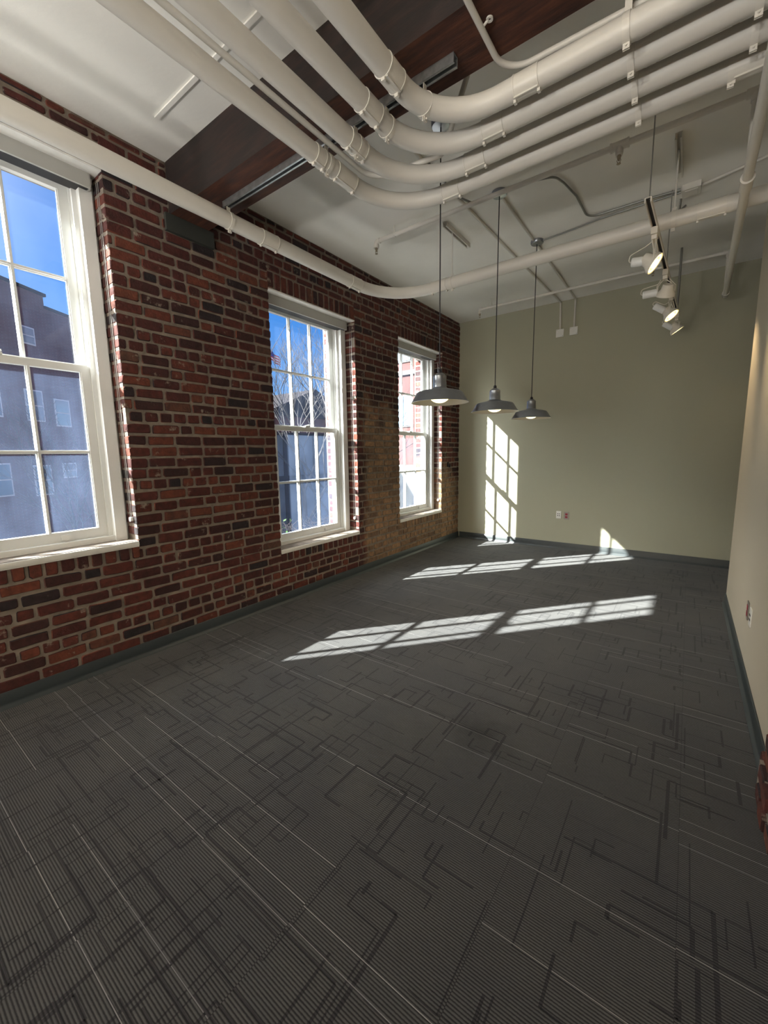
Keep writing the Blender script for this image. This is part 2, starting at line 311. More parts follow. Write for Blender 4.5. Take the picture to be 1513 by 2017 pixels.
for a, b, p, q in ops:
    kl = math.floor((p - .12) / CH + .999) ; zb = next(k for k in range(nc) if (k + 1) * CH > p - .12) * CH
    zt = next(k for k in range(nc) if k * CH >= q + .1449) * CH if q + .1449 < H - .09 else H
    row(wl, a, b, zb, p - .02, -.05, 0, [.085], 0)              # bricks on edge below the sill
    if q + .15 < H:
        row(wl, a, b, q, q + .15, -.05, 0, [.082], 0)           # upright bricks over the opening
        if zt - q - .15 > .03: row(wl, a, b, q + .15, min(zt, H), -.05, 0, [.212], .05)
    for k in range(nc):                                          # bricks of the two reveals, inside and outside
        z0, z1 = max(k * CH, p), min((k + 1) * CH, q)
        if z1 - z0 < .03: continue
        xs = [-.052, -.17, -.375, -T + .008] if k % 2 else [-.052, -.265, -.4, -T + .008]
        for x1_, x0_ in zip(xs, xs[1:]):
            brick(wl, x0_ + JT, x1_, b - .0045, b + .04, z0 + JT / 2, z1 - JT / 2, '-y'); brick(wl, x0_ + JT, x1_, a - .04, a + .0045, z0 + JT / 2, z1 - JT / 2, '+y')
struct('wall_left', wl, ['mortar', 'brick'], 'exposed old red brick wall with three tall windows')
# ------------------------------------------------------------------ plain walls, ceiling, baseboards
struct('ceiling', MB().box(-T, 5.2, YB - .3, D + .2, H, H + .15), 'ceiling', 'flat white painted ceiling')
struct('wall_far', MB().box(-.1, 5.2, D, D + .2, -.1, H + .1), 'olive', 'olive green painted end wall')
struct('wall_right', MB().box(WR, WR + .16, YB, YE, -.05, H + .05), 'beige', 'beige painted wall on the right')
struct('wall_alcove', MB().box(5.05, 5.2, YB, D + .1, -.05, H + .05), 'beige', 'beige wall past the corner')
struct('wall_back', MB().box(-T, 5.2, YB - .25, YB, -.1, H + .1), 'beige', 'beige wall behind the viewer')
def base_prof(mb, p0, p1, nrm):                     # coved rubber base: flat face with a toe at the floor
    a, b, n_ = Vector(p0), Vector(p1), Vector(nrm); pr = [(0, .0), (.026, .0), (.024, .006), (.013, .016), (.009, .032), (.008, .096), (.005, .1), (0, .1)]
    i = len(mb.v)
    for q in (a, b):
        for o_, z in pr: mb.v.append(tuple(q + n_ * o_ + Vector((0, 0, z))))
    k = len(pr)
    for j in range(k - 1): mb.face([i + j, i + j + 1, i + k + j + 1, i + k + j])
    mb.face([i + j for j in range(k)]); mb.face([i + k + j for j in range(k)][::-1]); return mb
struct('baseboard_left', base_prof(MB(), (.004, YB, 0), (.004, D - .004, 0), (1, 0, 0)), 'rubber', 'dark grey rubber baseboard along the brick wall')
struct('baseboard_far', base_prof(MB(), (.03, D, 0), (5.04, D, 0), (0, -1, 0)), 'rubber', 'dark grey rubber baseboard along the olive wall')
struct('baseboard_right', base_prof(base_prof(MB(), (WR, 2.36, 0), (WR, YE + .008, 0), (-1, 0, 0)), (WR, YE, 0), (WR + .16, YE, 0), (0, 1, 0)), 'rubber', 'dark grey rubber baseboard along the beige wall')
pb = MB(); pb.box(WR - .002, WR + .1, 1.77, 2.34, 0, H); pb.box(WR - .045, WR + .02, 1.83, 2.25, 0, .15); pb.mi = 1   # brick pier at the right edge of the view, ragged at its foot
for k in range(nc):
    z0, z1 = k * CH, min((k + 1) * CH, H); bul = (.052, .045, .03, .014)[k] if k < 4 else 0
    if z1 - z0 < .03: continue
    ys_ = [1.76, 1.86, 1.98, 2.1, 2.22, 2.345] if k < 4 else [1.76, 1.95, 2.15, 2.345]
    for a, b in zip(ys_, ys_[1:]): f_ = math.sin(math.pi * ((a + b) / 2 - 1.72) / .66); brick(pb, WR - .01 - bul * f_, WR + .03, a, b - JT * .7, z0 + JT / 2, z1 - JT / 2, '-x')
struct('wall_pier', pb, ['mortar', 'brick'], 'red brick pier with a ragged foot at the right edge')
# ------------------------------------------------------------------ windows
for wi, (yc, zb) in enumerate(WINS):
    zt = zb + OH
    root = thing('window_%d' % (wi + 1), (-.2, yc, zb), None, None); root['kind'] = 'structure'
    root['label'] = ['nearest tall white sash window, cut by the left edge', 'middle tall white sash window in the brick wall', 'farthest tall white sash window, beside the olive wall'][wi]
    s = MB(); s.box(-.30, .004, yc - OW + .002, yc + OW - .002, zb - .045, zb - .004); i = len(s.v)
    s.v += [(-.30, yc - OW + .002, zb), (.008, yc - OW + .002, zb - .012), (.008, yc + OW - .002, zb - .012), (-.30, yc + OW - .002, zb), (.008, yc - OW + .002, zb - .034), (.008, yc + OW - .002, zb - .034), (0, yc - OW + .002, zb - .036), (0, yc + OW - .002, zb - .036)]
    s.face([i, i + 1, i + 2, i + 3]); s.face([i + 1, i + 4, i + 5, i + 2]); s.face([i + 4, i + 6, i + 7, i + 5]); s.build('window_sill', 'sillw', root)
    f = MB()
    for sg in (-1, 1):
        A, B = sorted((yc + sg * .59, yc + sg * .515)); f.box(-.21, -.135, A, B, zb, zt)          # inner casing, pulley stile, blind stop, outer casing
        A, B = sorted((yc + sg * .59, yc + sg * .50)); f.box(-.325, -.205, A, B, zb, zt)
        A, B = sorted((yc + sg * .52, yc + sg * .487)); f.box(-.195, -.183, A, B, zb, zt); f.box(-.247, -.241, A, B, zb, zt); f.box(-.32, -.292, A, B, zb, zt)
        A, B = sorted((yc + sg * .608, yc + sg * .585)); f.box(-.325, -.16, A, B, zb, zt)
    f.box(-.325, -.137, yc - .6, yc + .6, zt - .048, zt - .002); f.box(-.325, -.15, yc - .59, yc + .59, zb + .001, zb + .038); f.box(-T - .02, -.36, yc - OW + .005, yc + OW - .005, zb - .05, zb - .002)
    f.build('window_frame', 'white', root)
    def sash(nm, xc, z0, z1, gz0, gz1, gm):
        q = MB(); x0, x1 = xc - .02, xc + .02
        q.box(x0, x1, yc - .492, yc - .432, z0, z1).box(x0, x1, yc + .432, yc + .492, z0, z1).box(x0, x1, yc - .432, yc + .432, z0, gz0).box(x0, x1, yc - .432, yc + .432, gz1, z1)
        for t_ in (-.147, .147):                    # bars with a moulded inner edge
            q.box(xc - .018, xc + .004, yc + t_ - .012, yc + t_ + .012, gz0, gz1); q.box(xc + .004, xc + .018, yc + t_ - .006, yc + t_ + .006, gz0, gz1)
        zm = (gz0 + gz1) / 2; q.box(xc - .0175, xc + .0035, yc - .432, yc + .432, zm - .012, zm + .012); q.box(xc + .0035, xc + .0175, yc - .432, yc + .432, zm - .006, zm + .006)
        for sg in (-1, 1): q.box(xc + .006, xc + .014, yc + sg * .432 - .006, yc + sg * .432 + .006, gz0, gz1)
        o = q.build(nm, 'white', root); MB().box(xc - .006, xc - .003, yc - .432, yc + .432, gz0, gz1).build('glass_pane', gm, o); return o
    up = sash('upper_sash', -.27, zb + 1.212, zb + 2.412, zb + 1.25, zb + 2.355, 'glass')
    lo = sash('lower_sash', -.218, zb + .036, zb + 1.235, zb + .105, zb + 1.19, 'glass2')
    MB().box(-.235, -.19, yc - .03, yc + .03, zb + 1.236, zb + 1.25).tube([(-.215, yc - .02, zb + 1.25), (-.2, yc + .03, zb + 1.262)], .006, 8).build('sash_lock', 'white', lo)
    MB().box(-.197, -.182, yc + .2, yc + .26, zb + .05, zb + .07).box(-.186, -.18, yc + .2, yc + .26, zb + .05, zb + .085).build('sash_lift', 'white', lo)
    # roller shade with fascia, tube and bead chain
    t = thing('roller_shade', (-.09, yc, zt), ['rolled up grey roller shade in the head of the nearest window', 'rolled up grey roller shade in the head of the middle window', 'rolled up grey roller shade in the head of the farthest window'][wi], 'window shade', 'roller shades')
    q = MB(); q.box(-.089, -.083, yc - .6, yc + .565, zt - .098, zt - .012).box(-.095, -.08, yc - .6, yc + .565, zt - .102, zt - .092); q.build('fascia', 'fascia', t)
    MB().box(-.2, .002, yc - OW + .004, yc + OW - .004, zt - .012, zt - .001).build('head_board', 'sillw', t)
    MB().box(-.195, -.092, yc - .59, yc + .56, zt - .098, zt - .088).build('cassette_slot', 'dark', t)
    MB().tube([(-.155, yc - .58, zt - .05), (-.155, yc + .55, zt - .05)], .034, 20).build('shade_roll', 'shade', t)
    MB().box(-.2, -.085, yc + .565, yc + .572, zt - .1, zt - .012).build('end_bracket', 'fascia', t)
    ch = MB(); ch.tube(fillet([(-.07, yc + .596, zt - .06), (-.07, yc + .596, zb + .17), (-.045, yc + .596, zb + .15), (-.045, yc + .596, zt - .06)], .006, 4), .0022, 6); ch.build('bead_chain', 'steel', t)
    MB().tube([(-.058, yc + .586, zb + .155), (-.058, yc + .604, zb + .155)], .016, 16).build('chain_tensioner', 'plate', t)
# ------------------------------------------------------------------ timber beam
bm_ = thing('ceiling_beam', (2, 1.89, 3.25), 'dark brown heavy timber beam crossing under the white ceiling', 'beam')
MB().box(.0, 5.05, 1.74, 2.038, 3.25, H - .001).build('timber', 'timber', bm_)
MB().box(-.03, .022, 1.70, 2.08, 3.13, 3.249).build('bearing_pad', 'pad', bm_)
struct('trim_1', MB().box(.36, WR - .002, 1.5, 1.525, H - .01, H - .001), 'ceiling', 'thin raised white seam across the ceiling before the beam')
# ------------------------------------------------------------------ steel channels and pipe hangers
def channel(mb, a, b, wd=.041, ht=.041):            # open side down, with inturned lips
    a, b = Vector(a), Vector(b); d = (b - a); c = (a + b) / 2; h = d / 2; s = d.normalized().cross(Vector((0, 0, 1))) ; Z = Vector((0, 0, 1))
    mb.obox(c - Z * .0015, h, s * wd / 2, Z * .0015)
    for sg in (-1, 1): mb.obox(c + s * sg * (wd / 2 - .0015) - Z * ht / 2, h, s * .0015, Z * ht / 2); mb.obox(c + s * sg * (wd / 2 - .006) - Z * (ht - .001), h, s * .0045, Z * .001)
    return mb
def strap(mb, c, axis, r, top):                     # pipe clamp: ring round the pipe, flat ears up to the channel, bolt below
    c = Vector(c); ax = Vector(axis); sd = ax.cross(Vector((0, 0, 1)))
    ring = [c + (sd * math.cos(a) + Vector((0, 0, 1)) * math.sin(a)) * (r + .0025) for a in [2 * math.pi * k / 28 for k in range(29)]]
    i = len(mb.v)
    for q in ring:
        for o_ in (-.013, .013):
            for e_ in (-.0015, .0015): mb.v.append(tuple(q + ax * o_ + (q - c).normalized() * e_))
    for k in range(28):
        a, b = i + 4 * k, i + 4 * k + 4
        for p_, q_ in ((0, 1), (1, 3), (3, 2), (2, 0)): mb.face([a + p_, a + q_, b + q_, b + p_])
    mb.obox(c + Vector((0, 0, (r + (top - c.z)) / 2)), ax * .013, sd * .002, Vector((0, 0, (top - c.z - r) / 2)))
    mb.obox(c - Vector((0, 0, r + .012)) - sd * .004, ax * .012, sd * .0015, Vector((0, 0, .012))); mb.obox(c - Vector((0, 0, r + .012)) + sd * .004, ax * .012, sd * .0015, Vector((0, 0, .012)))
    mb.tube([c - Vector((0, 0, r + .013)) - sd * .014, c - Vector((0, 0, r + .013)) + sd * .012], .004, 8); return mb
ZP, RP = 3.12, .0465
PX = dict(A=1.435, B=1.655, C=1.86, D=2.045); PY = dict(A=2.562, B=2.40, C=2.236, D=2.08); XE, RE, YE_ = .487, .053, 3.845
t = thing('pipe_hanger', (1.3, 1.905, 3.25), 'galvanised steel channel under the timber beam with white pipe clamps', 'pipe hanger')
channel(MB(), (.45, 1.905, 3.249), (2.24, 1.905, 3.249)).build('steel_channel', 'galv', t)
for k in 'ABCD': strap(MB(), (PX[k] + (.035 if k == 'D' else 0), 1.905, ZP), (0, 1, 0), RP, 3.208).build('pipe_clamp', 'cover', t)
strap(MB(), (XE, 1.905, ZP), (0, 1, 0), RE, 3.208).build('pipe_clamp', 'cover', t)
t = thing('pipe_hanger', (2.9, 2.45, H), 'white trapeze hanger on the ceiling holding four parallel pipes', 'pipe hanger')
channel(MB(), (2.895, 2.1, H - .001), (2.895, 3.0, H - .001)).build('steel_channel', 'pipe', t)
for k in 'ABCD': strap(MB(), (2.895, PY[k], ZP), (1, 0, 0), RP, 3.555).build('pipe_clamp', 'cover', t)
for k in 'ABCD': strap(MB(), (3.30 if k != 'A' else 3.24, PY[k], ZP), (1, 0, 0), RP, H).build('pipe_clamp', 'cover', t)
for x, lab in ((1.235, 'short white steel channel and rod holding the lone pipe, left end'), (3.0, 'short white steel channel and rods above the light track')):
    t = thing('pipe_hanger', (x, 3.9, H), lab, 'pipe hanger')
    channel(MB(), (x, 3.69, H - .001), (x, 4.2, H - .001)).build('steel_channel', 'pipe', t)
    MB().tube([(x, YE_, H - .03), (x, YE_, ZP + .05)], .006, 8).build('hanger_rod', 'pipe', t)
    strap(MB(), (x, YE_, ZP), (1, 0, 0), RE, ZP + .08).build('pipe_clamp', 'cover', t)
# ------------------------------------------------------------------ insulated pipes
def sub(path, i0, i1): return path[i0:i1]
def covers(mb, segs, r):
    for p in segs:
        mb.tube(p, r + .0022, 28); a, b = Vector(p[0]), Vector(p[-1]); d = (b - a).normalized()
        for q in (a, b): mb.tube([q - d * .003, q + d * .003], r + .0038, 28)
        sd = d.cross(Vector((0, 0, 1))); m_ = (a + b) / 2; h = (b - a) / 2
        mb.obox(m_ - Vector((0, 0, r + .003)) * .94 + sd * .018, h, sd * .004, Vector((0, 0, .004)))
        for q in (a, b): mb.obox(q - Vector((0, 0, r + .008)), d * .006, sd * .009, Vector((0, 0, .007)))
    return mb
ELB = dict(A=(.41, [(1.97, 2.125)], [(1.835, 1.945)]), B=(.40, [(1.83, 1.955)], [(2.065, 2.18)]), C=(.375, [(1.70, 1.81)], [(2.24, 2.345)]), D=(.33, [(1.62, 1.72)], [(2.455, 2.56)]))
PL = dict(A='white insulated pipe nearest the windows of the four bent side by side', B='second white insulated pipe of the four bent side by side', C='third white insulated pipe of the four bent side by side', D='innermost white insulated pipe of the four, bent farthest from the windows')
for k in 'ABCD':
    x, y = PX[k], PY[k]; R_ = ELB[k][0]; path = fillet([(x, YB + .02, ZP), (x, y, ZP), (3.52 if k == 'D' else 3.595, y, ZP)], R_, 22)
    t = thing('insulated_pipe', (x, 1.9, ZP), PL[k], 'pipe', 'white insulated ceiling pipes')
    MB().tube(path, RP, 28).build('pipe_jacket', 'pipe', t)
    ys = ELB[k][1] + ([(1.80, 1.865)] if k == 'A' else []); xs = ELB[k][2] + ([(3.25, 3.5)] if k == 'A' else [])
    for g_ in [[(x, a, ZP), (x, b, ZP)] for a, b in ys] + [[(a, y, ZP), (b, y, ZP)] for a, b in xs]: covers(MB(), [g_], RP).build('fitting_cover', 'cover', t)
path = fillet([(XE, YB + .02, ZP), (XE, YE_, ZP), (3.595, YE_, ZP)], .5, 24)
t = thing('insulated_pipe', (XE, 1.9, ZP), 'lone white insulated pipe running along the brick wall then turning across the room', 'pipe', 'white insulated ceiling pipes')
MB().tube(path, RE, 28).build('pipe_jacket', 'pipe', t)
for g_ in [[(XE, 2.17, ZP), (XE, 2.31, ZP)], [(XE, 3.19, ZP), (XE, 3.33, ZP)], [(1.02, YE_, ZP), (1.18, YE_, ZP)], [(3.14, YE_, ZP), (3.29, YE_, ZP)]]: covers(MB(), [g_], RE).build('fitting_cover', 'cover', t)
# ------------------------------------------------------------------ sprinkler lines
def sprinkler_head(mb, x, y, z):
    mb.lathe((x, y, z), [(.0, .0), (.013, 0), (.013, -.012), (.008, -.016), (.006, -.03)], 14)
    for sg in (-1, 1): mb.tube([(x + sg * .007, y, z - .014), (x + sg * .012, y, z - .03), (x + sg * .003, y, z - .048)], .0022, 6)
    mb.lathe((x, y, z - .048), [(0, 0), (.013, 0), (.013, -.0025), (0, -.0025)], 14); return mb
def sprinkler(y, z, x0, xr, r, rods, lab, tee=None):
    t = thing('sprinkler_pipe', (x0, y, z), lab, 'sprinkler pipe', 'white sprinkler pipes')
    MB().tube([(x0, y, z), (xr, y, z)], r, 18).build('pipe', 'pipe', t)
    e_ = MB().tube(fillet([(x0 + .04, y, z), (x0 - .004, y, z), (x0 - .004, y, z - .05)], .024, 6), r + .005, 16); e_.tube([(x0 - .004, y, z - .03), (x0 - .004, y, z - .058)], r + .008, 16); e_.build('elbow', 'pipe', t)
    sprinkler_head(MB(), x0 - .004, y, z - .058).build('sprinkler_head', 'brass', t)
    for x in rods:
        q = MB().tube([(x, y, H), (x, y, z + .03)], .0045, 8); q.tube([(x, y, z + .045), (x, y, z + .025)], .009, 8); q.tube([(x - .007, y, z), (x + .007, y, z)], r + .003, 16); q.tube([(x, y, z + r), (x, y, z + .03)], .007, 8); q.build('hanger_rod', 'pipe', t)
    if tee:
        q = MB().tube([(tee - .05, y, z), (tee + .05, y, z)], r + .008, 18); q.tube([(tee, y, z), (tee, y, z - .05)], r + .005, 16); q.tube([(tee, y, z - .04), (tee, y, z - .062)], r + .002, 14); q.tube([(tee - .056, y, z), (tee - .046, y, z)], r + .011, 18).tube([(tee + .046, y, z), (tee + .056, y, z)], r + .011, 18); q.build('tee_fitting', 'pipe', t); sprinkler_head(MB(), tee, y, z - .062).build('sprinkler_head', 'brass', t)
    q = MB().tube([(xr - .045, y, z), (xr + .012, y, z)], r + .007, 16).tube(fillet([(xr - .02, y, z), (xr, y, z), (xr, y, z - .05)], .018, 5), r + .006, 16); q.build('elbow', 'pipe', t)
    MB().tube([(xr, y, z), (xr, y, 3.065 if y < 4 else 3.11)], r, 16).build('riser_pipe', 'pipe', t); return t
sprinkler(3.445, 3.515, .625, 3.375, .019, [.836], 'white sprinkler pipe crossing the room in front of the light track', 2.685)
sprinkler(5.812, 3.491, .67, 3.393, .016, [.842], 'white sprinkler pipe crossing the room close to the olive wall')
o = sprinkler_head(MB(), 2.737, 5.812, 3.475).build('ceiling_sprinkler', 'brass', None, (2.737, 5.812, 3.475))
tag(o, 'small brass sprinkler head under the pipe nearest the olive wall', 'sprinkler head')
t = thing('main_pipe', (3.38, 4, 3.1), 'white pipe running along the right wall with a coupling and capped far end', 'pipe')
MB().tube([(3.345, YB + .02, 3.03), (3.369, 3.445, 3.035), (3.374, 3.845, 3.038), (3.398, 5.812, 3.084)], .025, 20).build('pipe', 'pipe', t)
MB().tube([(3.369, 3.38, 3.035), (3.369, 3.51, 3.036)], .032, 20).tube([(3.369, 3.37, 3.035), (3.369, 3.39, 3.035)], .035, 20).build('coupling', 'pipe', t)
MB().tube([(3.3975, 5.77, 3.083), (3.3985, 5.85, 3.085)], .031, 20).build('end_cap', 'pipe', t)
# ------------------------------------------------------------------ conduits
def conduit(nm, pts, R_, r, mt, lab, cat='conduit', grp=None, n=8):
    o_ = Vector(pts[0]); ob = MB().tube(fillet(pts, R_, n), r, 12).build(nm, mt, None, pts[0]); return tag(ob, lab, cat, grp)
G = 'thin conduits on the ceiling'
zc = H - .013
conduit('conduit', [(1.5, 2.3, zc), (1.5, 3.3, zc), (1.53, 4.8, zc), (1.575, D - .05, zc), (1.578, D - .014, zc), (1.588, D - .014, 3.21)], [.3, .3, .02, .03], .0125, 'pipe', 'white conduit along the ceiling dropping to the left box on the olive wall', grp=G)
conduit('conduit', [(1.80, 3.63, zc), (1.795, 4.52, zc)], .05, .0105, 'pipe', 'white conduit on the ceiling between the two farther pendant canopies', grp=G)
conduit('conduit', [(1.80, 4.64, zc), (1.778, D - .05, zc), (1.775, D - .014, zc), (1.773, D - .014, 3.21)], [.3, .03], .0125, 'pipe', 'white conduit along the ceiling dropping to the right box on the olive wall', grp=G)
conduit('conduit', [(1.49, YB + .02, 3.18), (1.49, 2.253, 3.18), (1.95, 2.33, 3.18), (2.1, 2.36, 3.58)], [.14, .05], .0145, 'pipe', 'white conduit squeezed between the first two insulated pipes', grp=G, n=10)
conduit('conduit', [(2.37, YB + .02, 3.225), (2.39, 2.11, 3.225), (3.52, 2.15, 3.225)], .13, .0125, 'pipe', 'white conduit under the beam turning above the innermost pipe', grp=G, n=12)
MB().tube([(2.39, 1.84, 3.222), (2.42, 1.84, 3.24)], .005, 8).lathe((2.425, 1.84, 3.238), [(.006, -.003), (.014, -.003), (.014, .003), (.006, .003), (.006, -.003)], 14).build('conduit_hook', 'pipe', None, (2.4, 1.84, 3.24)); tag(bpy.data.objects['conduit_hook'], 'small ring hook holding the conduit under the timber beam', 'hook')
conduit('conduit', [(1.52, 2.9, zc), (1.52, 3.36, zc - .02), (1.6, 3.52, zc - .03), (1.75, 3.57, zc)], .06, .008, 'steel', 'flexible steel conduit curling into the middle pendant canopy', grp=G)
conduit('conduit', [(1.86, 3.573, zc), (2.1, 3.59, zc), (2.22, 3.63, zc), (2.262, 3.74, zc - .01), (2.30, 4.0, zc), (2.31, 4.42, zc), (2.75, 4.42, zc), (3.0, 4.44, zc)], [.2, .1, .1, .1, .1, .1, .1], .0085, 'steel', 'grey steel conduit from the middle pendant bending toward the ceiling box', grp=G)
conduit('conduit', [(1.86, 4.575, zc), (2.05, 4.56, zc), (2.4, 4.50, zc), (3.0, 4.485, zc)], .1, .0075, 'steel', 'grey steel conduit from the farthest pendant to the ceiling box', grp=G)
conduit('conduit', [(3.14, 4.47, zc), (3.58, 4.33, zc)], .1, .0105, 'pipe', 'white conduit from the ceiling box toward the right wall', grp=G)
q = MB().box(3.01, 3.135, 4.40, 4.53, H - .045, H - .001).box(3.03, 3.115, 4.42, 4.51, H - .05, H - .044).build('junction_box', 'pipe', None, (3.07, 4.46, H)); tag(q, 'white junction box on the ceiling where grey conduits meet', 'junction box')
conduit('conduit', [(3.0, 4.6, zc), (2.99, 4.68, zc - .06), (3.03, 4.74, zc)], .03, .009, 'steel', 'short bent piece of conduit just past the ceiling box', grp=G)
for x, l_ in ((1.589, 'left'), (1.773, 'right')):
    t = thing('wall_box', (x, D - .02, 3.16), 'white square cover box on the olive wall, %s of the two' % l_, 'junction box', 'square boxes high on the olive wall')
    q = MB().box(x - .044, x + .044, D - .03, D, 3.115, 3.205); q.build('box_body', 'plate', t); MB().box(x - .052, x + .052, D - .035, D - .03, 3.107, 3.213).build('cover_plate', 'plate', t)
    
    for q_, z_ in ((-.04, 3.2), (.04, 3.12)): MB().tube([(x + q_, D - .034, z_), (x + q_, D - .0385, z_)], .004, 8).build('screw', 'steel', t)
# ------------------------------------------------------------------ outlets
def outlet(x, y, z, nrm, red, lab):
    nv = Vector(nrm); sd = nv.cross(Vector((0, 0, 1))); c = Vector((x, y, z)); Z = Vector((0, 0, 1))
    t = thing('wall_outlet', (x, y, z), lab, 'outlet', 'outlets low on the walls')
    MB().obox(c + nv * .003, sd * .035, nv * .003, Z * .057).build('cover_plate', 'steelplate' if red else 'plate', t)
    if red:
        q = MB()
        for dz in (-.021, .021): q.obox(c + nv * .007 + Z * dz, sd * .017, nv * .002, Z * .015)
        q.build('receptacle', 'red', t)
    else:
        q = MB()
        for dz in (-.014, .014):
            for ds in (-.012, .012): q.obox(c + nv * .007 + Z * dz + sd * ds, sd * .006, nv * .001, Z * .006)
        q.build('jack', 'black', t)
outlet(1.679, D, .523, (0, -1, 0), False, 'white wall plate with four dark jacks on the olive wall')
outlet(1.79, D, .516, (0, -1, 0), True, 'steel wall plate with red outlets on the olive wall')
outlet(WR, 3.33, .435, (-1, 0, 0), False, 'white wall plate near the brick pier on the beige wall')
outlet(WR, 3.47, .435, (-1, 0, 0), True, 'outlet plate with red sockets on the beige wall')
q = MB().box(0, .02, 6.13, 6.15, 1.25, 1.33).box(0, .03, 6.17, 6.185, 1.24, 1.29).build('wall_bracket', 'black', None, (0, 6.15, 1.3)); tag(q, 'tiny dark metal bracket on the bricks right of the farthest window', 'bracket')
# ------------------------------------------------------------------ pendant lamps
def pendant(x, y, lab):
    z = 1.835; t = thing('pendant_lamp', (x, y, z), lab, 'pendant lamp', 'metal pendant lamps in a row')
    MB().lathe((x, y, H), [(0, 0), (.062, 0), (.062, -.022), (.056, -.03), (.02, -.034), (.0, -.034)], 32).build('canopy', 'alu', t)
    MB().tube([(x, y, H - .03), (x - .001, y, 2.4), (x, y, z + .215)], .0042, 8).build('cord', 'black', t)
    MB().lathe((x, y, z), [(.0, .226), (.008, .226), (.013, .218), (.013, .205), (.018, .2), (.018, .196)], 16).build('cord_grip', 'black', t)
    MB().lathe((x, y, z), [(.0, .2), (.02, .2), (.033, .192), (.042, .183), (.0455, .18), (.0455, .14), (.047, .138), (.047, .105), (.049, .1)], 32).build('socket_housing', 'alu', t)
    MB().lathe((x, y, z), [(.048, .102), (.058, .095), (.075, .09), (.115, .082), (.15, .073), (.158, .068), (.165, .058), (.196, .006), (.202, .002), (.203, -.001), (.2, -.001)], 56).build('shade', 'alu', t)
    MB().lathe((x, y, z), [(.2, -.001), (.194, .005), (.162, .056), (.15, .068), (.075, .085), (.03, .09), (.0, .09)], 56).build('reflector', 'refl', t)
    MB().lathe((x, y, z + .047), [(0, .045)] + [(.07 * math.cos(a), .05 * math.sin(a)) for a in [math.radians(60 - 10 * k) for k in range(16)]], 32).build('bulb', 'bulb', t)
    l = bpy.data.lights.new('bulb_light', 'SPOT'); l.energy = 22; l.color = (1, .84, .6); l.shadow_soft_size = .06; l.spot_size = math.radians(150); l.spot_blend = .5
    lo_ = bpy.data.objects.new('bulb_light', l); COL.objects.link(lo_); lo_.parent = t; lo_.location = (0, 0, -.012)
pendant(1.765, 2.637, 'lit metal pendant lamp nearest the viewer, hanging before the far window')
pendant(1.80, 3.573, 'lit metal pendant lamp in the middle of the row of three')
pendant(1.812, 4.579, 'lit metal pendant lamp farthest away, before the olive wall')
# ------------------------------------------------------------------ light track with spotlights
def xt(y): return 2.897 + (y - 3.2) * .034
ZT = 2.985
t = thing('light_track', (2.9, 3.2, ZT), 'white light track hung on thin rods at the right of the ceiling', 'light track')
q = MB(); a, b = Vector((xt(3.19), 3.19, ZT)), Vector((xt(6.0), 6.0, ZT)); d = (b - a).normalized(); s_ = d.cross(Vector((0, 0, 1))); c = (a + b) / 2; h = (b - a) / 2
q.obox(c + Vector((0, 0, .026)), h, s_ * .018, Vector((0, 0, .002)))
for sg in (-1, 1): q.obox(c + s_ * sg * .0155 + Vector((0, 0, .012)), h, s_ * .0035, Vector((0, 0, .014)))
q.build('track_rail', 'track', t); q = MB().obox(c + Vector((0, 0, .022)), h * .995, s_ * .012, Vector((0, 0, .0015))); q.build('track_slot', 'dark', t)
for y in (3.207, 4.43): MB().tube([(xt(y) + .005, y, ZT + .02), (xt(y) + .005, y, H)], .0035, 6).build('hanger_rod', 'steel', t)
MB().tube([(xt(5.69) + .012, 5.69, ZT), (xt(5.69) + .012, 5.69, H)], .011, 12).build('feed_conduit', 'steel', t)
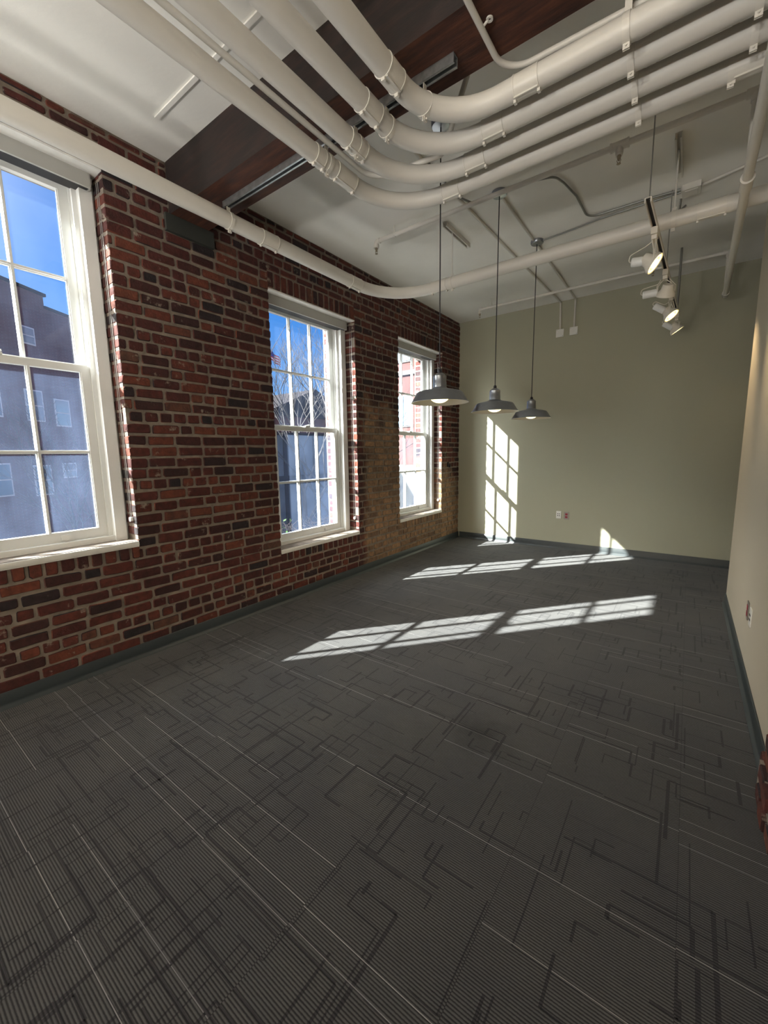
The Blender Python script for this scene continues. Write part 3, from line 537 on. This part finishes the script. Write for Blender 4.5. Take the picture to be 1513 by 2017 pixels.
def spot(y, zc_, lit, nrm, lab, tc_, tax, energy=0):
    x = xt(y); n_ = Vector(nrm).normalized(); c = Vector((x + .012, y, zc_)); t = thing('track_spotlight', (x, y, ZT), lab, 'spotlight', 'spotlights on the light track')
    MB().obox((x, y, ZT - .022), (.019, 0, 0), (0, .055, 0), (0, 0, .022)).obox((x, y, ZT - .055), (.016, 0, 0), (0, .035, 0), (0, 0, .015)).build('adapter', 'track', t)
    sd = n_.cross(Vector((0, 0, 1))).normalized(); u = sd.cross(n_); q = MB(); top = Vector((x, y, ZT - .065))
    for sg in (-1, 1):
        for e_ in (-.012, .012): q.tube([top + sd * sg * .02 + Vector((e_, 0, 0)), c + sd * sg * .066 + Vector((0, 0, .075)) + Vector((e_ * .4, 0, 0)), c + sd * sg * .066], .0032, 6)
    q.build('yoke', 'track', t)
    MB().lathe(c, [(.0, -.085), (.036, -.085), (.04, -.08), (.046, -.045), (.068, -.016), (.071, .006), (.067, .006), (.065, -.002)], 36, n_).build('lamp_housing', 'track', t)
    q = MB().lathe(c + n_ * .001, [(0, 0), (.066, 0)], 36, n_); q.build('lens', 'lens' if lit else 'dimlens', t)
    if lit: MB().lathe(c + n_ * .003, [(.022, 0), (.028, .001), (.03, 0)], 28, n_).lathe(c + n_ * .003, [(.05, 0), (.055, .001), (.057, 0)], 36, n_).lathe(c + n_ * .003, [(0, .002), (.014, 0)], 20, n_).build('filament_ring', 'lens2', t)
    tcv, ta = Vector(tc_), Vector(tax).normalized(); MB().tube([tcv - ta * .055, tcv - ta * .05, tcv + ta * .05, tcv + ta * .055], [.026, .031, .031, .026], 24).build('transformer', 'white', t)
    e1 = tcv - ta * .055; MB().tube(fillet([top, top + Vector((-.05, 0, -.03)), e1 + Vector((-.01, 0, .05)), e1 - ta * .02, e1], .02, 5), .003, 6).build('lamp_cable', 'track', t)
    if lit:
        l = bpy.data.lights.new('spot_beam', 'SPOT'); l.energy = energy; l.color = (1, .74, .42); l.spot_size = math.radians(72); l.spot_blend = .8; l.shadow_soft_size = .04
        o_ = bpy.data.objects.new('spot_beam', l); COL.objects.link(o_); o_.parent = t; o_.location = c + n_ * .02 - Vector((x, y, ZT)); o_.rotation_euler = n_.to_track_quat('-Z', 'Y').to_euler()
spot(3.60, 2.765, True, (.80, -.03, -.6), 'lit spotlight nearest the viewer on the white track', (2.835, 3.6, 2.80), (1, 0, -.12), 40)
spot(4.45, 2.79, False, (-.2, .5, -.85), 'unlit spotlight, second along the white track', (2.838, 4.45, 2.825), (1, 0, 0))
spot(5.10, 2.78, True, (.6, -.15, -.75), 'lit spotlight, third along the white track', (2.872, 5.1, 2.865), (.8, 0, -.6), 45)
spot(5.92, 2.815, True, (.54, .14, -.8), 'lit spotlight farthest along the white track', (2.915, 5.9, 2.875), (.8, 0, -.6), 5)
# ------------------------------------------------------------------ unseen fill lamps added behind the viewer to brighten ceiling and walls
for k, (x, y) in enumerate(((.95, -3.4), (2.8, -3.4), (1.9, -3.75))):
    t = thing('torchiere_lamp', (x, y, 0), ['white torchiere lamp behind the viewer near the brick wall', 'white torchiere lamp behind the viewer near the beige wall', 'white torchiere lamp standing between two others at the back of the room'][k], 'floor lamp', 'torchiere lamps behind the viewer')
    MB().lathe((x, y, 0), [(0, .03), (.12, .025), (.14, .0), (0, 0)], 28).build('base', 'white', t); MB().tube([(x, y, .02), (x, y, .98)], .012, 12).build('pole', 'steel', t)
    MB().lathe((x, y, .97), [(.0, 0), (.08, .01), (.16, .05), (.21, .11), (.205, .11), (.155, .055), (.08, .018), (0, .01)], 32).build('bowl_shade', 'white', t)
    l = bpy.data.lights.new('bulb_light', 'AREA'); l.shape = 'DISK'; l.size = .38; l.energy = UPLIGHT; l.color = (1, .97, .92)  # upward fill light of the added lamp
    o_ = bpy.data.objects.new('bulb_light', l); COL.objects.link(o_); o_.parent = t; o_.location = (0, 0, 1.085); o_.rotation_euler = (math.pi, 0, 0)
# ------------------------------------------------------------------ outside
struct('ground', MB().box(-80, -T - .02, -60, 90, -4.5, -4.2).box(-80, 40, -60, YB - .3, -4.5, -4.2), 'asphalt', 'pale street ground outside the windows')
C = Vector((-16.8, 6.6, 0)); d = Vector((.51, -.86, 0)).normalized(); nn = Vector((.86, .51, 0)).normalized()
bld = thing('brick_building', (-16.8, 6.6, -4.2), 'shaded brick building across the street, seen through the nearest window', 'building')
def slab(mb, s0, s1, z0, z1, depth=5, off=0): c = C + d * (s0 + s1) / 2 + nn * (off - depth / 2); return mb.obox((c.x, c.y, (z0 + z1) / 2), d * (s1 - s0) / 2, nn * depth / 2, (0, 0, (z1 - z0) / 2))
q = MB(); slab(q, 0, 1.28, -4.2, 6.92, 5); slab(q, 1.28, 14, -4.2, 7.35, 5); q.build('walls', 'fbrick', bld)
q = MB(); slab(q, -.05, 1.3, 6.9, 6.99, 5.1, .06); slab(q, 1.2, 14, 7.32, 7.42, 5.1, .06); q.build('roof_edge', 'slate', bld)
for s0, s1, z0, z1 in ((1.88, 2.46, 2.85, 3.85), (.77, 1.33, 2.73, 3.65), (1.88, 2.3, 5.5, 6.0), (.77, 1.29, .77, 1.25), (3.4, 4.0, 2.9, 3.9), (3.4, 4.0, .3, 1.3), (1.9, 2.5, .2, 1.2)):
    o_ = slab(MB(), s0 - .05, s1 + .05, z0 - .05, z1 + .05, .04, .03).build('window', 'pale', bld); g = MB(); slab(g, s0, s1, z0, (z0 + z1) / 2 - .02, .03, .04); slab(g, s0, s1, (z0 + z1) / 2 + .02, z1, .03, .04); g.build('pane', 'wing', o_)
b2 = thing('corniced_building', (-34, 11.5, -4.2), 'small far brick building with a white cornice beyond the shaded one', 'building')
MB().box(-40, -34, 9, 13.2, -4.2, 4.9).build('walls', 'fbrick2', b2); MB().box(-40.3, -33.6, 8.7, 13.5, 4.9, 5.4).build('cornice', 'pale', b2)
for y_ in (9.8, 11.2, 12.4): MB().box(-34.05, -33.97, y_, y_ + .6, 1.6, 3.4).build('window', 'stone', b2)
b3 = thing('gabled_building', (-24, 22, -4.2), 'dark roofed building behind bare trees, seen through the middle window', 'building')
MB().box(-34, -20, 18.2, 27, -4.2, 4.3).build('walls', 'fbrick', b3)
q = MB(); i = 0; q.v += [(-34.3, 17.6, 4.2), (-19.6, 17.6, 4.2), (-19.6, 22.5, 6.3), (-34.3, 22.5, 6.3), (-34.3, 27.4, 4.2), (-19.6, 27.4, 4.2)]
for f_ in ((0, 1, 2, 3), (3, 2, 5, 4), (1, 5, 2), (0, 3, 4), (0, 4, 5, 1)): q.face(list(f_))
q.build('roof', 'slate', b3); MB().box(-20.05, -19.95, 18.9, 20.2, 2.6, 4.1).build('upper_bay', 'fbrick2', b3)
for y_ in (19.2, 21.6, 24): MB().box(-20, -19.95, y_, y_ + .9, .2, 1.9).build('window', 'stone', b3)
t = thing('garage', (-11, 12, -4.2), 'blue grey boarded shed in shade, low through the middle window', 'shed')
MB().box(-13.5, -10.5, 8.5, 16, -4.2, 2.3).build('walls', 'fence', t); MB().box(-13.8, -10.2, 8.2, 16.3, 2.3, 2.4).build('roof', 'slate', t)
for y_ in (9.9, 11.5, 13.2): MB().box(-10.5, -10.42, y_, y_ + .16, -4.2, 2.3).build('post', 'slate', t)
MB().box(-10.5, -10.4, 8.5, 16, .4, .6).build('ledge', 'slate', t)
t = thing('sunlit_brick_building', (-12, 26, -4.2), 'sunlit red brick building seen through the farthest window', 'building')
MB().box(-19.5, -3, 26, 32, .6, 16).build('walls', 'fbrick2', t); MB().box(-19.6, -2.9, 25.9, 32, -4.2, .6).build('ground_storey', 'stone', t); MB().box(-19.6, -2.9, 25.85, 26, 7.1, 7.4).build('stone_band', 'stone', t)
for x_ in (-18.4, -14.6, -12.2, -9.8):
    for z_ in (3.5, 8.1, 11.5):
        o_ = MB().box(x_ - .08, x_ + 1.28, 25.93, 26.0, z_ - .1, z_ + 2.2).build('window', 'stone', t); MB().box(x_, x_ + .58, 25.9, 25.935, z_, z_ + 2.1).box(x_ + .62, x_ + 1.2, 25.9, 25.935, z_, z_ + 2.1).build('pane', 'wing', o_)
def tree(nm, x, y, zb, ht, r0, seed, lab, depth=5):
    R2 = random.Random(seed); q = MB()
    def br(p, dr, ln, r, dp):
        pts = [p]; 
        for k in range(3): dr = (dr + Vector((R2.uniform(-.14, .14), R2.uniform(-.14, .14), R2.uniform(-.03, .12)))).normalized(); pts.append(pts[-1] + dr * ln / 3)
        q.tube(pts, [r, r * .88, r * .76, r * .62], 6 if dp > 2 else 4, False)
        if dp:
            for k in range(R2.choice([3, 3, 4])):
                a = R2.uniform(0, 6.28); sp = R2.uniform(.35, .75); ax = Vector((math.cos(a), math.sin(a), R2.uniform(-.1, .4))); br(pts[R2.choice([2, 3, 3])], (dr + ax * sp).normalized(), ln * R2.uniform(.6, .8), r * .56, dp - 1)
    br(Vector((x, y, zb)), Vector((0, 0, 1)), ht * .38, r0, depth)
    return tag(q.build(nm, 'bark', None, (x, y, zb)), lab, 'tree', 'bare trees outside')
tree('bare_tree', -9.0, 11.3, -4.2, 11.0, .12, 3, 'bare tree in the middle of the view through the middle window', 6)
tree('bare_tree', -9.4, 13.5, -4.2, 10.2, .1, 9, 'bare tree at the right of the view through the middle window', 5)
tree('bare_tree', -9.5, 3.75, -4.2, 7.0, .08, 5, 'bare tree before the shaded building across the street', 5)
q = MB(); R3 = random.Random(4)
for k in range(900):
    c = Vector((R3.uniform(-8.6, -7.2), R3.uniform(8.2, 13.6), -.95 - abs(R3.gauss(0, .9)))); v = Vector((R3.uniform(-1, 1), R3.uniform(-1, 1), R3.uniform(-.2, 1))).normalized(); q.tube([c, c + v * R3.uniform(.2, .5)], .008, 3, False)
q.box(-8.3, -7.6, 8.4, 13.4, -4.2, -1.9); tag(q.build('twiggy_hedge', 'twig', None, (-8, 11, -4.2)), 'sun-tipped twiggy hedge low through the middle window', 'hedge')
q = MB()
for k in range(70):
    c = Vector((-1.55, 3.85, -.2)) + Vector((R3.gauss(0, .06), R3.gauss(0, .1), R3.uniform(-.4, .75))); v = Vector((R3.uniform(-1, 1), R3.uniform(-1, 1), R3.uniform(-.2, .8))).normalized() * .07; s2 = v.cross(Vector((.3, .2, 1))).normalized() * .018
    i = len(q.v); q.v += [tuple(c), tuple(c + v * .5 + s2), tuple(c + v), tuple(c + v * .5 - s2)]; q.face([i, i + 1, i + 2, i + 3])
q.tube([(-1.55, 3.85, -4.2), (-1.55, 3.85, .5)], .012, 6); tag(q.build('leafy_shoot', 'leaf', None, (-1.55, 3.85, -4.2)), 'small green leafy shoot just outside the middle window', 'plant')
t = thing('flag', (-12, 12.6, -4.2), 'striped flag on a pole seen high through the middle window', 'flag')
MB().tube([(-12, 12.25, -4.2), (-12, 12.3, 6.4)], .03, 10).build('flag_pole', 'stone', t)
q = MB(); n_ = 12
for k in range(7):
    for j in range(n_):
        a = lambda jj, kk: (-12 + .05 * math.sin(jj * .9), 12.33 + .58 * jj / n_, 6.05 - .055 * kk - .26 * jj / n_)
        q.mi = 2 if (k < 4 and j < 5) else k % 2; q.quad(a(j, k), a(j + 1, k), a(j + 1, k + 1), a(j, k + 1))
q.build('flag_cloth', ['flagr', 'flagw', 'flagb'], t)
for o in SC.objects:
    if '_o' in o: del o['_o']
